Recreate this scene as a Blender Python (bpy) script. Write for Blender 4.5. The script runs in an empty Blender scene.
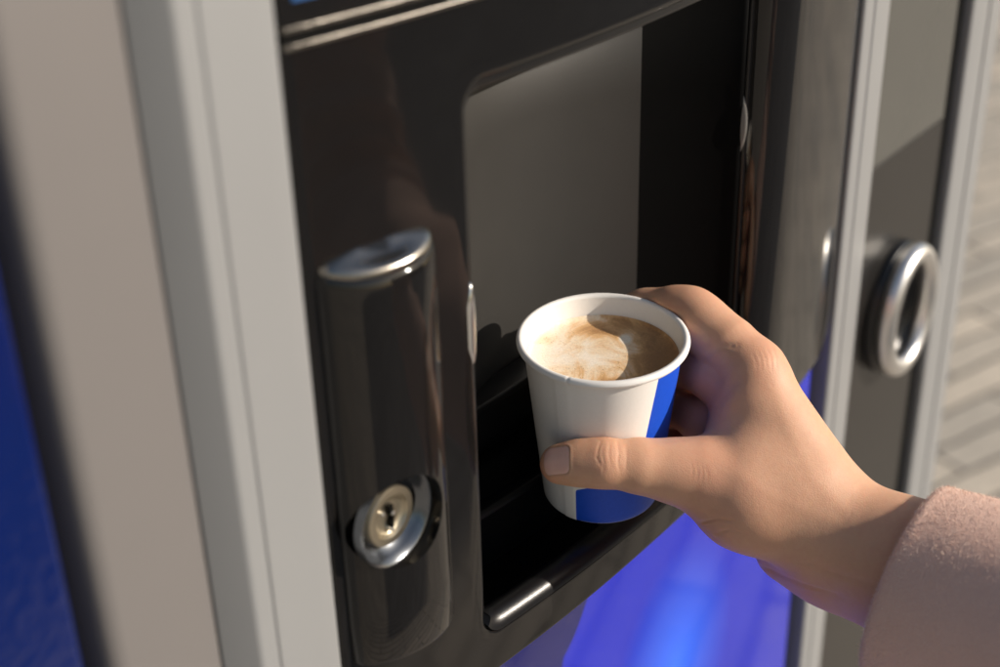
import bpy, bmesh, math, random
import numpy as np
from mathutils import Vector, Matrix
random.seed(7); rng = np.random.default_rng(7)
PI = math.pi
sc = bpy.context.scene
COL = sc.collection

# ------------------------------------------------------------------ camera frame (metres; origin = centre of the cup's rim)
FPX = 1434.0
R = np.array([0.61513576, -0.78801002, -0.02545979])
D = np.array([-0.39253338, -0.27809423, -0.8766876])
F = np.array([0.68375839, 0.54927571, -0.48038594])
C0 = np.array([-0.4322, -0.2975, 0.2870])
def ray(px, py): return F + (px-500.)/FPX*R + (py-333.5)/FPX*D
def at_depth(px, py, w): return C0 + w*ray(px, py)
def at_plane(px, py, ax, val):
    r = ray(px, py); return C0 + (val-C0[ax])/r[ax]*r
BOWC = 0.0367
def bow(x): return -0.02*max(0.0, 1-((x-BOWC)/0.195)**2)
GZ = -0.95          # ground level below the cup

# ------------------------------------------------------------------ node helpers
class NT:
    def __init__(s, name):
        s.m = bpy.data.materials.new(name); s.m.use_nodes = True
        s.t = s.m.node_tree; s.b = s.t.nodes['Principled BSDF']
    def n(s, typ, **kw):
        nd = s.t.nodes.new(typ)
        for k, v in kw.items():
            if k.startswith('i_'):
                key = k[2:]; key = int(key) if key.isdigit() else key.replace('_', ' ')
                nd.inputs[key].default_value = v
            else: setattr(nd, k, v)
        return nd
    def l(s, a, b): s.t.links.new(a, b)
    def set(s, **kw):
        for k, v in kw.items(): s.b.inputs[k.replace('_', ' ')].default_value = v
    def coords(s, scale=(1, 1, 1), kind='Object'):
        tc = s.n('ShaderNodeTexCoord'); mp = s.n('ShaderNodeMapping')
        mp.inputs['Scale'].default_value = scale; s.l(tc.outputs[kind], mp.inputs[0]); return mp.outputs[0]
    def noise(s, vec, scale, detail=3, rough=.5, dist=0):
        nd = s.n('ShaderNodeTexNoise'); nd.inputs['Scale'].default_value = scale
        nd.inputs['Detail'].default_value = detail; nd.inputs['Roughness'].default_value = rough
        nd.inputs['Distortion'].default_value = dist; s.l(vec, nd.inputs['Vector']); return nd
    def ramp(s, fac, stops):
        nd = s.n('ShaderNodeValToRGB'); e = nd.color_ramp.elements
        while len(e) < len(stops): e.new(0.5)
        for i, (p, c) in enumerate(stops):
            e[i].position = p; e[i].color = (*c, 1) if len(c) == 3 else c
        s.l(fac, nd.inputs[0]); return nd
    def bump(s, h, strength, dist, normal=None):
        nd = s.n('ShaderNodeBump'); nd.inputs['Strength'].default_value = strength
        nd.inputs['Distance'].default_value = dist; s.l(h, nd.inputs['Height'])
        if normal is not None: s.l(normal, nd.inputs['Normal'])
        return nd
    def math(s, op, a, b=None, clamp=False):
        nd = s.n('ShaderNodeMath', operation=op, use_clamp=clamp)
        for i, v in enumerate((a, b)):
            if v is None: continue
            if isinstance(v, (int, float)): nd.inputs[i].default_value = v
            else: s.l(v, nd.inputs[i])
        return nd.outputs[0]
    def mix(s, fac, a, b, blend='MIX'):
        nd = s.n('ShaderNodeMix', data_type='RGBA', blend_type=blend)
        for i, v in ((0, fac), (6, a), (7, b)):
            if isinstance(v, (int, float)): nd.inputs[i].default_value = v
            elif isinstance(v, tuple): nd.inputs[i].default_value = (*v, 1) if len(v) == 3 else v
            else: s.l(v, nd.inputs[i])
        return nd.outputs[2]

def plain(name, col, rough=.4, metal=0, var=.12, nscale=60, bump=0, bscale=400, bdist=.0002, coat=0, spec=.5, rvar=.1, dust=0):
    t = NT(name); v = t.coords()
    n1 = t.noise(v, nscale, 4, .6)
    c = t.mix(n1.outputs[0], tuple(x*(1-var) for x in col), tuple(min(1, x*(1+var)) for x in col))
    if dust:
        n3 = t.noise(v, 900, 2, .7)
        f = t.ramp(n3.outputs[0], [(0.66, (0, 0, 0)), (0.74, (1, 1, 1))])
        c = t.mix(t.math('MULTIPLY', f.outputs[0], dust), c, (.35, .33, .3))
    t.l(c, t.b.inputs['Base Color'])
    n2 = t.noise(v, nscale*.4, 5, .65)
    r = t.math('ADD', t.math('MULTIPLY', t.math('SUBTRACT', n2.outputs[0], .5), rvar), rough, clamp=True)
    t.l(r, t.b.inputs['Roughness'])
    t.set(Metallic=metal, Specular_IOR_Level=spec, Coat_Weight=coat, Coat_Roughness=.04)
    if bump:
        nb = t.noise(v, bscale, 3, .6); b = t.bump(nb.outputs[0], bump, bdist); t.l(b.outputs[0], t.b.inputs['Normal'])
    return t.m

# ------------------------------------------------------------------ mesh helpers
def link(name, me, mat, parent=None, sharp=35):
    o = bpy.data.objects.new(name, me); COL.objects.link(o)
    for m in (mat if isinstance(mat, (list, tuple)) else [mat]): me.materials.append(m)
    for p in me.polygons: p.use_smooth = True
    if sharp and len(me.polygons) < 60000: me.set_sharp_from_angle(angle=math.radians(sharp))
    if parent is not None: o.parent = parent
    return o
def mesh(name, V, Fc):
    me = bpy.data.meshes.new(name); me.from_pydata([tuple(map(float, v)) for v in V], [], [tuple(map(int, f)) for f in Fc])
    me.validate(); me.update()
    bm = bmesh.new(); bm.from_mesh(me); bmesh.ops.recalc_face_normals(bm, faces=bm.faces); bm.to_mesh(me); bm.free()
    return me
def mbox(V, Fc, x0, x1, y0, y1, z0, z1):
    b = len(V)
    V += [(x, y, z) for z in (z0, z1) for y in (y0, y1) for x in (x0, x1)]
    Fc += [tuple(b+i for i in f) for f in ((0, 2, 3, 1), (4, 5, 7, 6), (0, 1, 5, 4), (2, 6, 7, 3), (0, 4, 6, 2), (1, 3, 7, 5))]
def bevel(o, w, seg=3, ang=40):
    md = o.modifiers.new('bevel', 'BEVEL'); md.width = w; md.segments = seg; md.limit_method = 'ANGLE'; md.angle_limit = math.radians(ang)
    return o
def box(name, x0, x1, y0, y1, z0, z1, mat, parent=None, bw=.0008):
    V, Fc = [], []; mbox(V, Fc, x0, x1, y0, y1, z0, z1)
    o = link(name, mesh(name, V, Fc), mat, parent)
    if bw: bevel(o, bw)
    return o
def prism(name, prof, z0, z1, mat, parent=None, bw=0, nz=1):
    """closed plan profile [(x,y)..] pulled up from z0 to z1"""
    n = len(prof); V = []; Fc = []
    for k in range(nz+1):
        z = z0+(z1-z0)*k/nz; V += [(x, y, z) for x, y in prof]
    for k in range(nz):
        for i in range(n):
            j = (i+1) % n; Fc.append((k*n+i, k*n+j, (k+1)*n+j, (k+1)*n+i))
    Fc.append(tuple(range(n))); Fc.append(tuple(nz*n+i for i in range(n)))
    o = link(name, mesh(name, V, Fc), mat, parent, 30)
    if bw: bevel(o, bw)
    return o
def arc(cx, cy, r, a0, a1, n=8):
    return [(cx+r*math.cos(math.radians(a0+(a1-a0)*i/n)), cy+r*math.sin(math.radians(a0+(a1-a0)*i/n))) for i in range(n+1)]
def loops_mesh(name, loops, closed=True, cap0=False, cap1=False):
    n = len(loops[0]); V = [p for L in loops for p in L]; Fc = []
    for k in range(len(loops)-1):
        for i in range(n if closed else n-1):
            j = (i+1) % n; Fc.append((k*n+i, k*n+j, (k+1)*n+j, (k+1)*n+i))
    if cap0: Fc.append(tuple(range(n)))
    if cap1: Fc.append(tuple((len(loops)-1)*n+i for i in range(n)))
    return mesh(name, V, Fc)
def lathe(prof, n=96, c=(0, 0, 0), axis='Z', sx=1, sz=1):
    L = []
    for r, h in prof:
        ring = []
        for i in range(n):
            a = 2*PI*i/n; u, v = r*math.cos(a), r*math.sin(a)
            ring.append((c[0]+u, c[1]+v, c[2]+h) if axis == 'Z' else (c[0]+u*sx, c[1]+h, c[2]+v*sz))
        L.append(ring)
    return L
def thing(name, label, cat, loc=(0, 0, 0), group=None):
    o = bpy.data.objects.new(name, None); COL.objects.link(o); o.empty_display_size = .02
    o.location = loc; tag(o, label, cat, group); return o
def tag(o, label, cat, group=None):
    o['label'] = label; o['category'] = cat
    if group: o['group'] = group
    return o

# ------------------------------------------------------------------ materials
M = {}
M['fascia'] = plain('black_gloss_plastic', (.008, .0073, .007), .06, 0, .15, 40, .03, 260, .0003, 0, .46, .05, dust=.03)
M['satin'] = plain('black_satin_plastic', (.005, .005, .0055), .33, 0, .2, 80, .5, 1500, .0001, 0, .5, .1, dust=.02)
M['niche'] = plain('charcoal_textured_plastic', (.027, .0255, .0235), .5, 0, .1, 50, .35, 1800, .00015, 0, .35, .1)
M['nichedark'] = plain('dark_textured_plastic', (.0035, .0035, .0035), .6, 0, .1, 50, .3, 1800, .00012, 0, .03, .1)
M['silver'] = plain('silver_painted_metal', (.295, .30, .305), .42, .25, .04, 12, .10, 1400, .0001, 0, .5, .06, dust=.03)
M['taupe'] = plain('taupe_painted_metal', (.168, .157, .153), .5, .1, .05, 9, .10, 900, .0001, 0, .4, .1, dust=.03)
M['gasket'] = plain('black_rubber', (.003, .003, .003), .6, 0, .2, 80, spec=.1)
M['chrome'] = plain('polished_chrome', (.72, .72, .72), .16, 1, .05, 60, .05, 500, .0001)
M['brushed'] = plain('satin_steel', (.72, .71, .69), .36, 1, .06, 60, .05, 500, .0001)
M['brass'] = plain('worn_brass', (.50, .44, .33), .38, 1, .12, 300, .15, 1500, .0001)
M['lockdish'] = plain('blackened_steel', (.16, .17, .185), .24, .9, .1, 60, .1, 700, .0001)
M['lockchrome'] = plain('dull_chrome', (.20, .185, .165), .36, 1, .35, 200, .6, 220, .0008)
M['lens'] = plain('grey_sensor_lens', (.16, .155, .145), .3, 0, .1, 100)
M['cap'] = plain('smoked_chrome', (.30, .28, .25), .22, 1, .15, 60, .1, 500, .0002)
M['glassdark'] = plain('dark_glass', (.012, .011, .010), .32, 0, .1, 20, .02, 60, .0005, 0, .6, .04)
M['glassgrey'] = plain('grey_tinted_window', (.075, .075, .068), .12, 0, .1, 14, .02, 60, .0005, 0, .6, .05)
M['screenframe'] = plain('black_bezel', (.008, .008, .008), .15, 0, .1)
def mk_blue(name, col, bump=.25, emis=False, spec=.7):
    t = NT(name); v = t.coords()
    n1 = t.noise(v, 9, 3); c = t.mix(n1.outputs[0], tuple(x*.85 for x in col), tuple(x*1.12 for x in col))
    t.l(c, t.b.inputs['Base Color'])
    t.set(Roughness=.05, Specular_IOR_Level=spec)
    nb = t.noise(v, 160, 3, .6); b = t.bump(nb.outputs[0], bump, .0004); t.l(b.outputs[0], t.b.inputs['Normal'])
    if emis:   # round azure glow put into the panel's own emission
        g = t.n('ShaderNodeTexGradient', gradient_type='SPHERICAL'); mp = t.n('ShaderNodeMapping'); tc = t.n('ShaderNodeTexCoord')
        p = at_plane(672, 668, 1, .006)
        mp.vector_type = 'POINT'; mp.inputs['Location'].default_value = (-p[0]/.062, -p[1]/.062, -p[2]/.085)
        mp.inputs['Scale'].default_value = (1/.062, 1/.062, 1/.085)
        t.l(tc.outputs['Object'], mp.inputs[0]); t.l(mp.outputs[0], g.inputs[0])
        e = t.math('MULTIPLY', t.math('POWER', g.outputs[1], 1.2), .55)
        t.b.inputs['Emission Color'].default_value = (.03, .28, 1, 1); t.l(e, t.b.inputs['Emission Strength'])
    return t.m
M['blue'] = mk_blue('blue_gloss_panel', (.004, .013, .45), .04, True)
M['bluedoor'] = mk_blue('blue_gloss_door', (.002, .009, .075), .8, False, .5)
t = NT('lit_screen'); v = t.coords(); n1 = t.noise(v, 6)
t.l(t.mix(n1.outputs[0], (.05, .16, .40), (.08, .22, .48)), t.b.inputs['Emission Color']); t.set(Emission_Strength=.55, Base_Color=(.01, .02, .05, 1), Roughness=.1); M['screen'] = t.m

# paving
t = NT('paving_slabs'); tc = t.n('ShaderNodeTexCoord'); mp = t.n('ShaderNodeMapping'); mp.inputs['Rotation'].default_value = (0, 0, math.radians(18.8))
t.l(tc.outputs['Object'], mp.inputs[0]); v0 = mp.outputs[0]
wn = t.noise(v0, 2.2, 3, .6); wm = t.n('ShaderNodeVectorMath', operation='SCALE'); t.l(wn.outputs['Color'], wm.inputs[0]); wm.inputs['Scale'].default_value = .07
wa = t.n('ShaderNodeVectorMath', operation='ADD'); t.l(v0, wa.inputs[0]); t.l(wm.outputs[0], wa.inputs[1]); v = wa.outputs[0]
br = t.n('ShaderNodeTexBrick'); t.l(v, br.inputs[0]); br.offset = .5
for k, x in (('Scale', 1.0), ('Mortar Size', .0055), ('Mortar Smooth', .5), ('Bias', 0.), ('Brick Width', .42), ('Row Height', .068)): br.inputs[k].default_value = x
br.inputs['Color1'].default_value = (.64, .55, .435, 1); br.inputs['Color2'].default_value = (.46, .41, .34, 1); br.inputs['Mortar'].default_value = (.12, .105, .09, 1)
n1 = t.noise(v, 3.5, 5, .6); n2 = t.noise(v, 60, 5, .7)
c = t.mix(.5, br.outputs[0], t.ramp(n1.outputs[0], [(.3, (.55, .55, .55)), (.7, (1.3, 1.27, 1.22))]).outputs[0], 'MULTIPLY')
c = t.mix(.6, br.outputs[0], c)
c = t.mix(.5, c, t.ramp(n2.outputs[0], [(.3, (.62, .62, .62)), (.7, (1.25, 1.25, 1.25))]).outputs[0], 'MULTIPLY')
t.l(c, t.b.inputs['Base Color']); t.set(Roughness=.85)
h = t.math('ADD', t.math('MULTIPLY', br.outputs['Fac'], -1.0), t.math('MULTIPLY', n2.outputs[0], .35))
t.l(t.bump(h, .6, .006).outputs[0], t.b.inputs['Normal']); M['paving'] = t.m

# ------------------------------------------------------------------ setting
me = mesh('pavement', [(-14, -14, GZ), (14, -14, GZ), (14, 14, GZ), (-14, 14, GZ)], [(0, 1, 2, 3)])
g = link('pavement', me, M['paving']); g['kind'] = 'structure'

# ------------------------------------------------------------------ coffee vending machine
vm = thing('vending_machine', 'coffee vending machine with glossy black bowed front, open dispensing bay and silver side posts', 'vending machine', (0, .1, GZ))
VMI = Matrix.Translation((0, -.1, -GZ))
def part(o, p=None):
    o.parent = p or vm
    if p is None: o.matrix_parent_inverse = VMI
    return o

def rrect(x0, x1, z0, z1, rc, n=12, m=20):
    """rounded rectangle, constant point count; counter-clockwise from bottom-left corner; rc per corner bl,br,tr,tl"""
    rbl, rbr, rtr, rtl = rc; P = []
    def a(cx, cz, r, s):
        for i in range(n+1):
            t_ = math.radians(s+90*i/n); P.append((cx+r*math.cos(t_), cz+r*math.sin(t_)))
    def ln(p, q):
        for i in range(1, m): P.append((p[0]+(q[0]-p[0])*i/m, p[1]+(q[1]-p[1])*i/m))
    a(x0+rbl, z0+rbl, rbl, 180); ln((x0+rbl, z0), (x1-rbr, z0))
    a(x1-rbr, z0+rbr, rbr, 270); ln((x1, z0+rbr), (x1, z1-rtr))
    a(x1-rtr, z1-rtr, rtr, 0);   ln((x1-rtr, z1), (x0+rtl, z1))
    a(x0+rtl, z1-rtl, rtl, 90);  ln((x0, z1-rtl), (x0, z0+rbl))
    return P
OX0, OX1, OZ0, OZ1 = -.0905, .119, -.0955, .1345       # bay opening at its lip
FX0, FX1, FZ0, FZ1 = -.1583, .232, -.1125, .1665       # fascia outline
def outer(ins):
    P = rrect(FX0+ins, FX1-ins, FZ0+ins, FZ1-ins, (.006, .02, .004, .004))
    # the bottom edge sags towards the left and lifts into the right corner
    Q = []
    for x, z in P:
        w = min(1, max(0, (-.02-z)/.08)); Q.append((x, z-w*.004*min(1, max(0, (.02-x)/.12))))
    return Q
def inner(l, r, b, tt, rc=.009):
    return rrect(OX0-l, OX1+r, OZ0-b, OZ1+tt, (rc+max(l, b), rc+max(r, b), rc+max(r, tt), rc+max(l, tt)))
loops = []
RO = .0010
loops.append([(x, bow(x)+.030, z) for x, z in outer(0)])
for k in range(7):
    a = PI/2*k/6; loops.append([(x, bow(x)+RO*(1-math.sin(a)), z) for x, z in outer(RO*(1-math.cos(a)))])
A = outer(RO); RL, RR, RB, RT = .0022, .028, .0015, .003
B = inner(RL, RR, RB, RT)
for k in range(1, 14):
    s = k/14; loops.append([(a_[0]+(b_[0]-a_[0])*s, bow(a_[0]+(b_[0]-a_[0])*s), a_[1]+(b_[1]-a_[1])*s) for a_, b_ in zip(A, B)])
for k in range(0, 9):
    a = PI/2*k/8; c_ = 1-math.sin(a); P = inner(RL*c_, RR*c_, RB*c_, RT*c_)
    Q = []
    for x, z in P:
        wr = min(1, max(0, (x-(OX1-.02))/.02)); rr_ = .0025+wr*(.014-.0025)
        Q.append((x, bow(x)+rr_*(1-math.cos(a)), z))
    loops.append(Q)
last = loops[-1]; loops.append([(x, y+.002, z) for x, y, z in last])
fas = part(link('fascia', loops_mesh('fascia', loops), M['fascia'], sharp=50))

# dispensing bay: rounded satin lip, then walls, filleted into the back wall
loops = []
def bay(ins, y_, rc=.009): return rrect(OX0+ins[0], OX1-ins[1], OZ0+ins[2], OZ1-ins[3], tuple(rc for _ in range(4))), y_
L0 = [(x, bow(x)+.0035 if x < OX1-.02 else bow(x)+.004+(x-OX1+.02)/.02*.010, z) for x, z in inner(0, 0, 0, 0)]
L0 = [(x, y-.0042 if z < OZ0+.006 else y, z) for x, y, z in L0]
loops.append([(x, y+.004, z-.001) for x, y, z in L0])
loops.append(L0)
LR = .0065     # the lower lip rolls up and over, the other sides simply turn in
lipp = [(LR*(1-math.cos(PI/2*k/8)), LR*math.sin(PI/2*k/8)) for k in range(1, 9)]
lipp += [(LR+.006*math.sin(PI/2*k/7), LR-.006*(1-math.cos(PI/2*k/7))) for k in range(1, 8)] + [(LR+.0062, LR-.012), (LR+.0064, -.008), (LR+.0066, -.014)]
for k, (dy_, dz_) in enumerate(lipp):
    Q = []; f_ = (k+1)/len(lipp)
    for i, (x, z) in enumerate(inner(-.0015*math.sin(PI/2*min(1, f_*3)), -.0015*math.sin(PI/2*min(1, f_*3)), 0, -.0015*math.sin(PI/2*min(1, f_*3)))):
        wb = min(1, max(0, (OZ0+.010-z)/.010)); wb = wb*wb*(3-2*wb)
        in_ = .0030*min(1, f_*4)*(1-wb); xx = x+(in_ if x < OX0+.02 else 0)*min(1, (OX0+.02-x)/.012) if x < OX0+.02 else x
        zz = z-in_*min(1, max(0, (z-OZ1+.02)/.012)) if z > OZ1-.02 else z
        Q.append((xx, L0[i][1]+dy_*wb+(1-wb)*(.0006*min(1, f_*4)+.012*max(0, f_-.25)), zz+wb*dz_))
    loops.append(Q)
prev = loops[-1]
BD = .056                   # depth of the back wall
for k in range(1, 6):
    s = k/6; loops.append([(x, y+(BD-.014-y)*s, z-.004*s*(1 if z < OZ0+.004 else 0)) for x, y, z in prev])
last = loops[-1]; cxm, czm = (OX0+OX1)/2, (OZ0+OZ1)/2
for k in range(1, 9):
    a = PI/2*k/8; ins = .014*(1-math.cos(a))
    loops.append([(cxm+(x-cxm)*(1-ins/.105), BD-.014+.014*math.sin(a), czm+(z-czm)*(1-ins/.115)) for x, y, z in last])
nl = len(loops)
bayme = loops_mesh('bay', loops)
bay_o = part(link('dispensing_bay', bayme, [M['satin']], sharp=50))
bx0 = min(p[0] for p in loops[-1]); bx1 = max(p[0] for p in loops[-1]); bz0 = min(p[2] for p in loops[-1]); bz1 = max(p[2] for p in loops[-1])
# back wall of the bay: shallow curved charcoal panel
V, Fc = [], []
nx, nz = 40, 4
for k in range(nz+1):
    for i in range(nx+1):
        s = i/nx; th_ = -PI/2+PI*(.03+.94*s); x = (OX0+OX1)/2+((OX1-OX0)/2-.002)*math.sin(th_)
        V.append((x, -.002+.056*math.cos(th_)**1.6, OZ0-.008+(OZ1-OZ0+.007)*k/nz))
for k in range(nz):
    for i in range(nx): Fc.append((k*(nx+1)+i, k*(nx+1)+i+1, (k+1)*(nx+1)+i+1, (k+1)*(nx+1)+i))
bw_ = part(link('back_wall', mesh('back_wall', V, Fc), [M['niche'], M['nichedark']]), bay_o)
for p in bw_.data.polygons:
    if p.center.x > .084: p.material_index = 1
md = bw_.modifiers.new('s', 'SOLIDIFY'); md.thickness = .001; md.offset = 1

# curved steps of the drip tray at the foot of the bay
def step(name, yf, zt, th, sag, mat, z1=None):
    P = []
    n = 30; x0, x1 = OX0+.002, OX1-.002
    for i in range(n+1):
        s = i/n; x = x0+(x1-x0)*s; P.append((x, yf-sag*math.sin(PI*s)))
    P += [(x1, BD-.002), (x0, BD-.002)]
    o = prism(name, P, z1 if z1 is not None else zt-th, zt, mat, None, .0022); return part(o, bay_o)
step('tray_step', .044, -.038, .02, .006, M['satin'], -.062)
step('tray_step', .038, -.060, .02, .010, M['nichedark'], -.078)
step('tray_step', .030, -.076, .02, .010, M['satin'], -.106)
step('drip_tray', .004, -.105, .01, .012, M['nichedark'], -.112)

# sensor windows at either side of the bay
def oval(name, c, nrm, a_, b_, th, mat):
    """flat domed oval plate with long axis vertical"""
    n = Vector(nrm).normalized(); up = Vector((0, 0, 1)); sd = up.cross(n).normalized()
    L = []
    for r, h in ((1, -th), (1, 0), (.93, th*.5), (.8, th*.75), (.4, th*.95), (.02, th)):
        L.append([tuple(Vector(c)+sd*(a_*r*math.cos(2*PI*i/40))+up*(b_*r*math.sin(2*PI*i/40))+n*h) for i in range(40)])
    return part(link(name, loops_mesh(name, L, cap0=True, cap1=True), mat, sharp=60), bay_o)
pl = at_plane(474, 322, 0, OX0+.0005)
oval('sensor_window', (OX0+.0006, pl[1]+.001, pl[2]-.001), (.55, -.8, 0), .0042, .0165, .0012, M['chrome'])
pr = at_plane(735, 124, 0, OX1-.0030)
oval('sensor_window', (OX1-.0022, pr[1]+.0005, pr[2]), (-1, -.12, 0), .0058, .0165, .0010, M['lens'])

# convex handle block with lock
HX0, HX1, HZ0, HZ1 = -.1540, -.1085, -.0705, .0895
def hprof(ins=0, n=28, rise=.0095):
    x0, x1 = HX0+ins, HX1-ins; P = []
    for i in range(n+1):
        s = i/n; x = x0+(x1-x0)*s
        e = (1-abs(2*s-1)**2.3)**.75 if 0 < s < 1 else 0
        P.append((x, bow(x)-.0015-(rise-ins)*e))
    P += [(x1, bow(x1)+.004), (x0, bow(x0)+.004)]
    return P
L = []
base = hprof(); nb_ = len(base)
def hl(ins, z, tilt=0): return [(x, y, z-tilt*(bow(x)-y)/.0095) for x, y in hprof(ins)]
zs = [(0.0022, HZ0), (.0007, HZ0+.0006), (0, HZ0+.0022)]
L = [hl(i_, z_) for i_, z_ in zs]+[hl(0, HZ0+.0022+(HZ1-HZ0-.006)*k/8, .004*k/8) for k in range(1, 9)]
L += [hl(.0006, HZ1-.0012, .004), hl(.0018, HZ1, .004)]
blk = link('handle_block', loops_mesh('handle_block', L, cap0=True, cap1=True), M['fascia'], sharp=50)
# dished recess for the lock cut out of the block
_lk = at_plane(404.5, 522.5, 1, bow(-.133)-.0095); LKX, LKZ = _lk[0], _lk[2]; lky = bow(LKX)-.0068
def tool(name, prof, c, n=72):
    return loops_mesh(name, lathe(prof, n, c, 'Y'), cap0=True, cap1=True)
DR = .0178
ct = bpy.data.objects.new('cut', tool('cut', [(DR+.0012, -.012), (DR+.0002, .0012), (DR+.0001, .0085), (.0150, .0090)], (LKX, lky, LKZ))); COL.objects.link(ct)
md = blk.modifiers.new('cut', 'BOOLEAN'); md.object = ct; md.operation = 'DIFFERENCE'; md.solver = 'EXACT'
dg = bpy.context.evaluated_depsgraph_get(); newme = bpy.data.meshes.new_from_object(blk.evaluated_get(dg))
blk.modifiers.clear(); blk.data = newme; newme.set_sharp_from_angle(angle=math.radians(38)); bpy.data.objects.remove(ct)
part(blk)
# polished cap on the top of the block
L = []
for r, h in ((1.0, 0), (1.0, .0012), (.97, .0022), (.86, .0031), (.6, .0038), (.3, .0041)):
    P = hprof(.0012)[:-2]; back = [(x, bow(x)+.0020+.0050*math.sin(PI*i/28)) for i, (x, _) in reversed(list(enumerate(P)))]
    full = [(x, y, HZ1-.004*(bow(x)-y)/.0095) for x, y in P]+[(x, y, HZ1) for x, y in back]
    cx_ = sum(p[0] for p in full)/len(full); cy_ = sum(p[1] for p in full)/len(full)
    L.append([(cx_+(x-cx_)*r, cy_+(y-cy_)*r, z+h) for x, y, z in full])
cap = part(link('polished_cap', loops_mesh('polished_cap', L, cap0=True, cap1=True), M['cap'], sharp=50), blk)
# lock: dish, cylinder face and keyway
dish = loops_mesh('lock_dish', lathe([(DR+.0003, .0040), (DR+.0003, 0), (DR-.0006, .0004), (.0158, .0028), (.0140, .0048), (.0128, .0058), (.0124, .0060), (.0117, .0060), (.0117, .0065)], 72, (LKX, lky, LKZ), 'Y'))
lock = link('lock', dish, M['lockdish'], sharp=50); lock.parent = blk
face = loops_mesh('lock_face', lathe([(.0117, .0066), (.0117, .0034), (.0112, .0028), (.0086, .0028), (.0081, .0035), (.0076, .0035), (.0070, .0043), (.0050, .0049), (.0030, .0043), (.0004, .0041)], 72, (LKX, lky, LKZ), 'Y'), cap1=True)
lf = link('lock_face', face, M['brass'], sharp=45); lf.parent = lock
V, Fc = [], []
for zz, w, dx in ((.0030, .0009, 0), (.0, .0006, .0005), (-.0030, .0008, 0)):
    mbox(V, Fc, LKX+dx-w, LKX+dx+w, lky+.0025, lky+.0060, LKZ+zz-.0017, LKZ+zz+.0017)
kw = link('keyway', mesh('keyway', V, Fc), M['gasket']); kw.parent = lock
V, Fc = [], []
for (dx, dz, r_) in ((.0006, .0012, .0009), (-.0003, -.0052, .0011), (-.0044, .0034, .0008)):
    L = lathe([(r_, .0050), (r_, .0028), (r_*.7, .0023), (r_*.2, .0021)], 12, (LKX+dx, lky, LKZ+dz), 'Y'); b = len(V)
    mm = loops_mesh('x', L, cap1=True); V += [tuple(v_.co) for v_ in mm.vertices]; Fc += [tuple(b+i for i in p.vertices) for p in mm.polygons]
pn = link('lock_pins', mesh('lock_pins', V, Fc), M['brushed']); pn.parent = lf

# chrome strips, upper bezel with lit screen
def bowbar(name, z0, z1, y0, y1, mat, x0=FX0, x1=FX1, bw=.0004):
    n = 40; L = []
    for i in range(n+1):
        x = x0+(x1-x0)*i/n; b = bow(x); L.append([(x, b+y0, z0), (x, b+y0, z1), (x, b+y1, z1), (x, b+y1, z0)])
    o = link(name, loops_mesh(name, L, cap0=True, cap1=True), mat, None, 30); bevel(o, bw); return part(o)
bowbar('chrome_strip', .1620, .1638, -.0022, .02, M['lockchrome'])
bowbar('bezel_gap', .1638, .1672, -.0008, .02, M['gasket'], bw=0)
bowbar('chrome_strip', .1672, .1690, -.0022, .02, M['lockchrome'])
bez = bowbar('display_bezel', .1692, .420, -.0005, .02, M['screenframe'])
scr = bowbar('display', .1755, .300, -.0012, .004, M['screen'], -.1535, .18); 

# lower blue panel and black surround, side posts, cabinet
def posts():
    p = [(-.1592, .012)]
    # door post: flat front, groove, rounded far-left nose, then a recessed flange
    prof = [(-.1592, -.0045)] + arc(-.1607, -.0105, .0015, 0, -90, 4)[0:0]
    prof = [(-.1592, .05), (-.1592, .0005), (-.1692, .0005), (-.1692, -.0088)] + arc(-.1707, -.0100, .0015, 0, -90, 5) + \
           [(-.1760, -.0115), (-.1955, -.0115), (-.1962, -.0108), (-.1968, -.0108), (-.1975, -.0115), (-.1990, -.0115)] + \
           [(-.2025, -.0115)] + [(x, y) for x, y in arc(-.2025, -.0085, .0030, -90, -133, 8)] + [(-.2118, -.0022), (-.2122, .05)]
    part(prism('door_post', prof, GZ+.03, .62, M['silver']))
    prof = [(-.2123, .05), (-.2123, .002)] + arc(-.2138, -.0005, .0015, 0, -90, 5)+[(-.2460, -.0020)] + arc(-.2460, .0040, .006, -90, -170, 6) + [(-.2522, .05)]
    part(prism('side_panel', prof, GZ+.03, .62, M['taupe']))
posts()
def rpost(x0, x1, y, mat):
    w = x1-x0
    prof = [(x0, .05), (x0, y+.002)] + arc(x0+.002, y+.002, .002, 180, 270, 5) + [(x0+w*.30, y), (x0+w*.33, y+.0008), (x0+w*.38, y+.0008), (x0+w*.41, y)] + arc(x1-.003, y+.003, .003, -90, 0, 5) + [(x1, .05)]
    return prof
part(prism('door_post', rpost(.2395, .2725, 0, None), GZ+.03, .62, M['silver']))
part(box('surround', -.1580, .2385, .012, .05, GZ+.03, FZ0+.006, M['gasket'], None, 0))
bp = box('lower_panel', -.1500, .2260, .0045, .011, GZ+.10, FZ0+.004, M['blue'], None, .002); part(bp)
part(box('cabinet', -.246, .2715, .060, .62, GZ+.02, .70, M['silver'], None, .003))

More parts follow.
